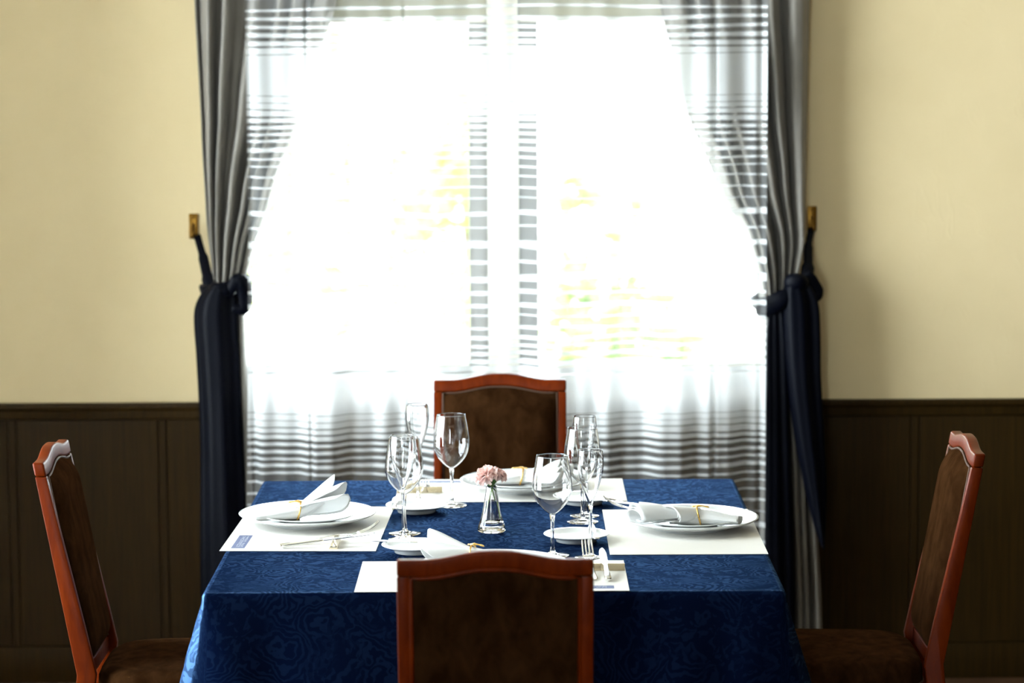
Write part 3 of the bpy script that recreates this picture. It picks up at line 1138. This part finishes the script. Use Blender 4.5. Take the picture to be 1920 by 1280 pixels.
gw = make_glass('wine_glass', 'empty wine glass to the right of the vase, nearest the foreground chair', 'wine')
gf = make_glass('champagne_flute', 'empty champagne flute on the right, nearest the foreground chair', 'flute')
wine = [(.116, -.347, None), (-.194, -.094, 'empty wine glass standing close behind the left flute'), (-.102, .246, 'empty wine glass in front of the window chair, tallest against its brown back'), (.186, .034, 'empty wine glass beside the right placemat, in front of the rear right flute')]
flute = [(.193, -.372, None), (-.194, -.165, 'empty champagne flute beside the left placemat'), (-.180, .302, 'empty champagne flute standing on the far placemat left of the window chair'), (.192, .108, 'empty champagne flute rearmost on the right, by the far bread plate')]
for src, lst in ((gw, wine), (gf, flute)):
    for i, (x, y, lab) in enumerate(lst):
        o = src if lab is None else copy_tree(src)
        o.location = (x, y, ZM if (x, y) == (-.180, .302) else Z0)
        o.rotation_euler = (0, 0, i * .7)
        if lab:
            o['label'] = lab

# ------------------------------------------------------------------ cutlery


def knife_parts():
    hv = tube([(x, 0, 0) for x in (0, .002, .008, .03, .06, .085, .092)], [.0035, .0058, .0068, .0062, .0054, .0050, .0036], 12, flat=.72)
    # blade: outline in x-y, thin wedge
    up = [(.092, .0040), (.110, .0075), (.150, .0085), (.180, .0080), (.200, .0050), (.210, .0)]
    lo = [(.092, -.0040), (.120, -.0060), (.170, -.0062), (.198, -.0035)]
    return hv, prism(up + lo[::-1], 'z', -.0008, .0008)


def fork_mesh():
    hv = []
    path = smoothprof([(0, 0, 0), (.03, 0, 0), (.08, 0, .003), (.115, 0, .005), (.135, 0, .002)], 4)
    ws = [lerp(.0085, .0075, 0)] * 1
    V, Fc = [], []
    n_ = len(path)
    wid = [interp([(0, .0050), (.01, .0082), (.05, .0060), (.09, .0034), (.115, .0032), (.135, .0080)], p.x) for p in path]
    hv = []
    for i, p in enumerate(path):
        for s, dz in ((-1, 0), (-.6, .0011), (.6, .0011), (1, 0), (.6, -.0011), (-.6, -.0011)):
            V.append((p.x, s * wid[i], p.z + dz))
    for i in range(n_ - 1):
        for k in range(6):
            k2 = (k + 1) % 6
            Fc.append((i * 6 + k, i * 6 + k2, (i + 1) * 6 + k2, (i + 1) * 6 + k))
    Fc.append(tuple(range(6))[::-1])
    Fc.append(tuple(range((n_ - 1) * 6, n_ * 6)))
    root = smoothprof([(.134, 0, .002), (.145, 0, .0015), (.156, 0, .0035)], 3)
    rv, rf = [], []
    rw = [.0080, .0098, .0108, .0112, .0114, .0114, .0114]
    for i, p in enumerate(root):
        for s, dz in ((-1, 0), (-.6, .0008), (.6, .0008), (1, 0), (.6, -.0010), (-.6, -.0010)):
            rv.append((p.x, s * rw[i], p.z + dz + (.0012 * abs(s))))
    for i in range(len(root) - 1):
        for k in range(6):
            k2 = (k + 1) % 6
            rf.append((i * 6 + k, i * 6 + k2, (i + 1) * 6 + k2, (i + 1) * 6 + k))
    rf += [tuple(range(6))[::-1], tuple(range((len(root) - 1) * 6, len(root) * 6))]
    tines = []
    for k in range(4):
        yy = (k - 1.5) * .0066
        tines.append(tube(smoothprof([(.155, yy, .0038), (.175, yy * 1.0, .0085), (.192, yy * .97, .0165), (.202, yy * .95, .024)], 3), [.0017] * 7 + [.0015, .0012, .0008], 6, flat=.7))
    return (V, Fc), (rv, rf), tines


kh, kb = knife_parts()
KH, KB = me('knife_handle', *kh), flat_shade_big(me('knife_blade', *kb, False))
fh, fr2, ft = fork_mesh()
FH, FR = me('fork_handle', *fh), me('fork_root', *fr2)
FT = [me('tine', *q) for q in ft]
REST = flat_shade_big(bevel(me('rest', *prism([(-.0095, 0), (.0095, 0), (.0015, .0135), (-.0015, .0135)], 'x', -.052, .052), False), .0008, 2))


def cutlery(which, w_, kx, ky, fx, fy, rx, ry, ang, rest_ang):
    """Handle ends at (kx,ky),(fx,fy); cutlery points along ang; leans on the rest."""
    tilt = math.atan2(.0125, .118)
    k = thing('table_knife', 'silver table knife ' + w_, 'knife', (kx, ky, ZM + .0052), (0, 0, 0), 'table knives')
    k.rotation_euler = (Matrix.Rotation(ang, 3, 'Z') @ Matrix.Rotation(-tilt, 3, 'Y')).to_euler()
    ob('handle', KH, M['silver'], k)
    ob('blade', KB, M['silver'], k)
    f = thing('table_fork', 'silver table fork ' + w_, 'fork', (fx, fy, ZM + .0014), (0, 0, 0), 'table forks')
    f.rotation_euler = (Matrix.Rotation(ang + .02, 3, 'Z') @ Matrix.Rotation(-tilt * .95, 3, 'Y')).to_euler()
    ob('handle', FH, M['silver'], f)
    hd = ob('fork_head', FR, M['silver'], f)
    for q in FT:
        ob('tine', q, M['silver'], hd)
    setp(ob('cutlery_rest', REST, M['rest'], None, (rx, ry, ZM), (0, 0, rest_ang)), 'triangular metal cutlery rest ' + w_, 'cutlery rest', 'cutlery rests')


cutlery('left', 'at the left setting, in front of the plate', -.447, -.262, -.440, -.222, -.334, -.222, .12, PI / 2)
cutlery('near', 'at the near setting, right of the foreground chair', .221, -.625, .194, -.612, .205, -.505, PI / 2 + .03, 0)
cutlery('right', 'at the right setting, behind the plate and napkin', .437, .135, .430, .096, .332, .098, PI - .05, PI / 2)
cutlery('far', 'at the far setting, beside the far flute', -.208, .535, -.170, .530, -.180, .418, -PI / 2, 0)

# butter knives on the bread plates
bh = tube([(x, 0, 0) for x in (0, .002, .007, .03, .055, .075, .080)], [.003, .0055, .0066, .0056, .0046, .0040, .0032], 12, flat=.5)
bb = prism([(.080, .0032), (.090, .0055), (.105, .0092), (.135, .0098), (.155, .0075), (.163, .002), (.160, -.003), (.12, -.0042), (.080, -.0032)], 'z', -.0008, .0008)
BH, BB = me('butter_handle', *bh), flat_shade_big(me('butter_blade', *bb, False))


def butter(label, x, y, ang, z_=.0195, tilt=0):
    k = thing('butter_knife', label, 'knife', (x, y, Z0 + z_), (0, 0, 0), 'butter knives')
    k.rotation_euler = (Matrix.Rotation(ang, 3, 'Z') @ Matrix.Rotation(-tilt, 3, 'Y')).to_euler()
    ob('handle', BH, M['silver'], k)
    ob('blade', BB, M['silver'], k)


butter('silver butter knife across the bread plate beside the left placemat', -.226, .085, PI / 2 - .02, .0205)
butter('silver butter knife sticking out left from the bread plate by the foreground chair', -.100, -.318, PI - .24, .0205)
butter('silver butter knife across the bread plate right of the vase', .208, -.277, PI / 2 + .03, .0205)
butter('silver butter knife leaning off the far right bread plate', .282, .168, PI / 2 + .60, .0205)

# ------------------------------------------------------------------ napkins


def leaf_tube(path, wd, th, n=16, hollow=True):
    """Flattened fold of cloth; the open end is drawn inwards."""
    P = smoothprof(path, 5)
    N = len(P)
    V, Fc = [], []
    for i, p in enumerate(P):
        t_ = (P[min(i + 1, N - 1)] - P[max(i - 1, 0)]).normalized()
        side = Vector((0, 1, 0))
        side = (side - t_ * side.dot(t_)).normalized()
        up_ = side.cross(t_)
        s = i / (N - 1)
        w_, h_ = interp(wd, s), interp(th, s)
        for k in range(n):
            a = 2 * PI * k / n
            V.append(p + side * (w_ * math.cos(a)) + up_ * (h_ * math.sin(a) * (1 + .22 * math.cos(2 * a))))
    for i in range(N - 1):
        for k in range(n):
            k2 = (k + 1) % n
            Fc.append((i * n + k, i * n + k2, (i + 1) * n + k2, (i + 1) * n + k))
    Fc.append(tuple(range(n))[::-1])
    # hollow mouth
    last = list(range((N - 1) * n, N * n))
    c_ = sum((V[q] for q in last), Vector()) / n
    t_ = (P[-1] - P[-2]).normalized()
    in1, in2 = [], []
    for q in last:
        in1.append(len(V))
        V.append(V[q].lerp(c_, .22) - t_ * .002)
    for q in last:
        in2.append(len(V))
        V.append(V[q].lerp(c_, .6) - t_ * .016)
    for A, B in ((last, in1), (in1, in2)):
        for k in range(n):
            k2 = (k + 1) % n
            Fc.append((A[k], A[k2], B[k2], B[k]))
    Fc.append(tuple(in2))
    return V, Fc


def napkin(label, x, y, z_, ang, lift, spread, seed, ring=True, ringlab=None, fat=.020, arc=1.75, rolls=None, lens=None, rads=None):
    """Local +x points to the fanned end. lift: pitch angles of the folds; spread: their yaw angles."""
    q = random.Random(seed)
    r = thing('napkin', label, 'napkin', (x, y, z_), (0, 0, ang), 'rolled linen napkins')
    # rolled tail with shallow pleats
    nU = 36
    tab_w = [(-.100, .021), (-.08, .022), (-.045, .0215), (-.010, .0185), (.02, .017), (.05, .010)]
    tab_h = [(-.100, .0085), (-.08, .010), (-.045, .0135), (-.010, .0165), (.02, .0130), (.05, .006)]

    def body(u, v):
        X = lerp(-.100, .05, v)
        a = 2 * PI * u
        w_, h_ = interp(tab_w, X), interp(tab_h, X)
        pl = 1 + .06 * math.cos(5 * a + 6 * X) + .035 * math.cos(9 * a - 14 * X)
        zc_ = h_ * 1.0 + max(0, X + .01) * math.tan(lift[0]) * .75
        return (X + .006 * math.cos(a) * (1 if v < .02 else 0), w_ * math.cos(a) * pl, zc_ + h_ * math.sin(a) * pl)
    bv, bf = grid(body, nU, 30)
    e0 = [k for k in range(nU)]
    c_ = Vector((-.088, 0, .009))
    base_ = len(bv)
    bv = [Vector(p) for p in bv]
    for k in e0:
        bv.append(bv[k].lerp(c_, .55) + Vector((.006, 0, 0)))
    for k in range(nU):
        bf.append((k, (k + 1) % nU, base_ + (k + 1) % nU, base_ + k))
    bf.append(tuple(range(base_, base_ + nU)))
    m = me('roll', bv, bf)
    ob('roll', m, M['linen'], r)
    for k, (lf, sp) in enumerate(zip(lift, spread)):
        L = lens[k] if lens else .115 + q.uniform(-.010, .008)
        d = Vector((math.cos(lf) * math.cos(sp), math.cos(lf) * math.sin(sp), math.sin(lf)))
        o_ = Vector((-.014, 0, .019))
        side = Vector((0, 0, 1)).cross(d).normalized()
        up_ = d.cross(side)
        rl = (rolls[k] if rolls else q.uniform(-.5, .5))
        sd, ud = side * math.cos(rl) + up_ * math.sin(rl), up_ * math.cos(rl) - side * math.sin(rl)
        r1 = rads[k] if rads else fat * q.uniform(.92, 1.08)
        blunt = bool(lens)
        if blunt:
            o_.z = .0035 + r1
        A1 = arc

        def fn(u, v):
            rad = lerp(.0120 if blunt else .0150, r1, v if blunt else v ** .8) * (1 + .03 * math.sin(9 * v + k))
            A = A1 * (1 if v < .80 or blunt else math.sqrt(max(.02, 1 - ((v - .80) / .205) ** 2)))
            a = (u - .5) * 2 * A
            p = o_ + d * (L * v) + sd * (rad * math.sin(a)) + ud * (rad * (math.cos(a) - (0 if blunt else .45))) + Vector((0, 0, .004 * math.sin(3 * v + k) * v))
            p = p + d * ((.013 * v * math.cos(a + .6)) if blunt else (.004 * math.cos(a * 1.5)))
            if blunt:
                p.z *= .86
            if p.z < .0022 + .0008 * k:
                p.z = .0022 + .0008 * k
            return p
        fm = me('fold', *grid(fn, 22, 22))
        solid(fm, .0014)
        ob('fold', fm, M['linen'], r)
    # ring
    rg = thing('napkin_ring', ringlab, 'napkin ring', (x, y, z_), (0, 0, ang), 'gold napkin rings')
    pts = [(-.012 + .0045 * math.sin(a), .0225 * math.cos(a), .0178 + .0192 * math.sin(a)) for a in [2 * PI * k / 36 for k in range(36)]]
    ob('hoop', me('hoop', *tube(pts, .0019, 8, closed=True)), M['gold'], rg)
    ob('bow', me('bow', *tube(smoothprof([(-.034, .004, .0365), (-.024, .001, .0385), (-.014, 0, .0392), (-.004, -.002, .0380), (.002, -.004, .0372)], 3), [.0012, .0022, .0026, .002, .0018, .0024, .0034, .0036, .0026, .0018, .0022, .0026, .0012], 8, flat=.7)), M['gold'], rg)
    return r


ZN = ZM + .0145
D = math.radians
napkin('white napkin on the left plate with pointed folds fanned upwards', -.415, .002, ZN, D(12), [D(36), D(27), D(15), D(5)], [D(4), D(-10), D(-20), D(12)], 1, True, 'thin gold ring around the napkin on the left plate', .0185, 1.6, [-.3, -.7, -.9, .4])
napkin('white napkin on the right plate lying flat with curled folds', .418, -.082, ZN, PI - D(3), [D(1), D(1), D(1), D(3), D(3), D(3), D(2)], [D(11), D(11), D(11), D(24), D(24), D(24), D(-9)], 2, True, 'thin gold ring around the napkin on the right plate', .022, 2.75, [.2, .5, .8, .3, .6, .9, 0], [.136, .139, .142, .066, .069, .072, .12], [.0245, .0222, .0200, .0240, .0216, .0192, .020])
napkin('white napkin showing above the foreground chair, fanned to the left', -.052, -.505, ZN, PI - D(16), [D(16), D(10), D(5), D(9)], [D(-14), D(10), D(28), D(-30)], 3, True, 'thin gold ring around the napkin behind the foreground chair')
napkin('white napkin on the far plate behind the pink flowers', .066, .440, ZN, D(3), [D(14), D(9), D(5), D(4)], [D(2), D(-16), D(18), D(-28)], 4, True, 'thin gold ring around the napkin on the far plate')

# ------------------------------------------------------------------ vase with two carnations
vs = thing('bud_vase', 'small flared clear glass vase holding pink flowers at the table centre', 'vase', (-.010, -.073, Z0))
vo = smoothprof([(.0300, .0065), (.0285, .0130), (.0240, .0260), (.0195, .0430), (.0160, .0620), (.0130, .0820), (.0114, .0975)], 4)
vi = smoothprof([(.0100, .0975), (.0112, .0820), (.0140, .0620), (.0172, .0430), (.0210, .0270), (.0212, .0215)], 4)
ob('body', me('vase', *lathe([(0, .0005), (.027, 0), (.0300, .0025)] + [(p.x, p.y) for p in vo] + [(.0108, .0984)] + [(p.x, p.y) for p in vi] + [(.018, .0185), (0, .0180)], 56)), M['glass'], vs)
wi = [(0, .0186), (.0178, .0190), (.0206, .0220), (.0203, .0272), (.0166, .0430), (.0134, .0618), (.0128, .0660), (0, .0660)]
ob('water', me('water', *lathe(wi, 40)), M['water'], vs)


def carnation(label, head, base_, bend, tiltv, size, seed, npet):
    q = random.Random(seed)
    r = thing('carnation', label, 'flower', (-.010, -.073, Z0), (0, 0, 0), 'pink carnations')
    hd, bs = Vector(head), Vector(base_)
    ax = Vector(tiltv).normalized()
    cal = hd - ax * .020 * size
    ob('stem', me('stem', *tube(smoothprof([bs, bs.lerp(cal, .5) + Vector(bend), cal], 6), .0013, 8)), M['stem'], r)
    rot = ax.to_track_quat('Z', 'Y').to_matrix().to_4x4()
    prof_ = [(0, -.003), (.0022, -.0025), (.0036, .001), (.0044, .008), (.0050, .014), (.0056, .018), (.0040, .0185), (0, .016)]
    v_, f_ = lathe(prof_, 14)
    ob('calyx', me('calyx', [rot @ Vector(p) * size + cal for p in v_], f_), M['calyx'], r)
    for k in range(2):
        a = k * 3 + seed
        lv = [cal + rot @ (Vector((math.cos(a) * s_ * .010, math.sin(a) * s_ * .010, -.001 - .003 * s_ * s_)) * size) for s_ in (0, .4, .8, 1.2)]
        ob('bract', me('bract', *tube(lv, [.0008, .0024, .0020, .0003], 6, flat=.4)), M['calyx'], r)
    for k in range(npet):
        fr_ = (k + .5) / npet
        th = math.radians(8 + 92 * fr_ ** .8)
        phi = k * 2.39996
        L = size * q.uniform(.0175, .0205) * (.80 + .25 * fr_)
        W = size * q.uniform(.0105, .0135)
        p1, p2 = q.uniform(0, 6), q.uniform(0, 6)

        def fn(u, v):
            s = (u - .5) * 2
            # petal along local z bending outwards by th
            bend_ = th * (.35 + .65 * v)
            rad = L * v
            ww = W * (.12 + .95 * v ** .8)
            ruff = .0034 * size * v * v * math.sin(s * 7 + p1) + .0015 * size * v ** 3 * math.sin(s * 15 + p2)
            tooth = 1 + .05 * math.sin(s * 22 + p1) * v ** 4 - .14 * s * s * v
            rad *= tooth
            lx = rad * math.sin(bend_) + ruff * math.cos(bend_) - .10 * ww * s * s
            lz = rad * math.cos(bend_) - ruff * math.sin(bend_)
            ly = ww * s
            c__, s__ = math.cos(phi), math.sin(phi)
            return hd + rot @ Vector((lx * c__ - ly * s__, lx * s__ + ly * c__, lz - .003))
        ob('petal', me('petal', *grid(fn, 14, 6)), M['petal'], r)
    return r


carnation('large pink carnation leaning left in the glass vase', (-.0085, -.004, .1205), (.0135, .004, .0260), (.002, 0, 0), (-.34, -.32, 1), 1.42, 3, 24)
carnation('smaller pink carnation leaning right in the glass vase', (.0150, .005, .1205), (-.0125, -.006, .0200), (-.001, 0, 0), (.62, -.10, 1), 1.10, 8, 18)
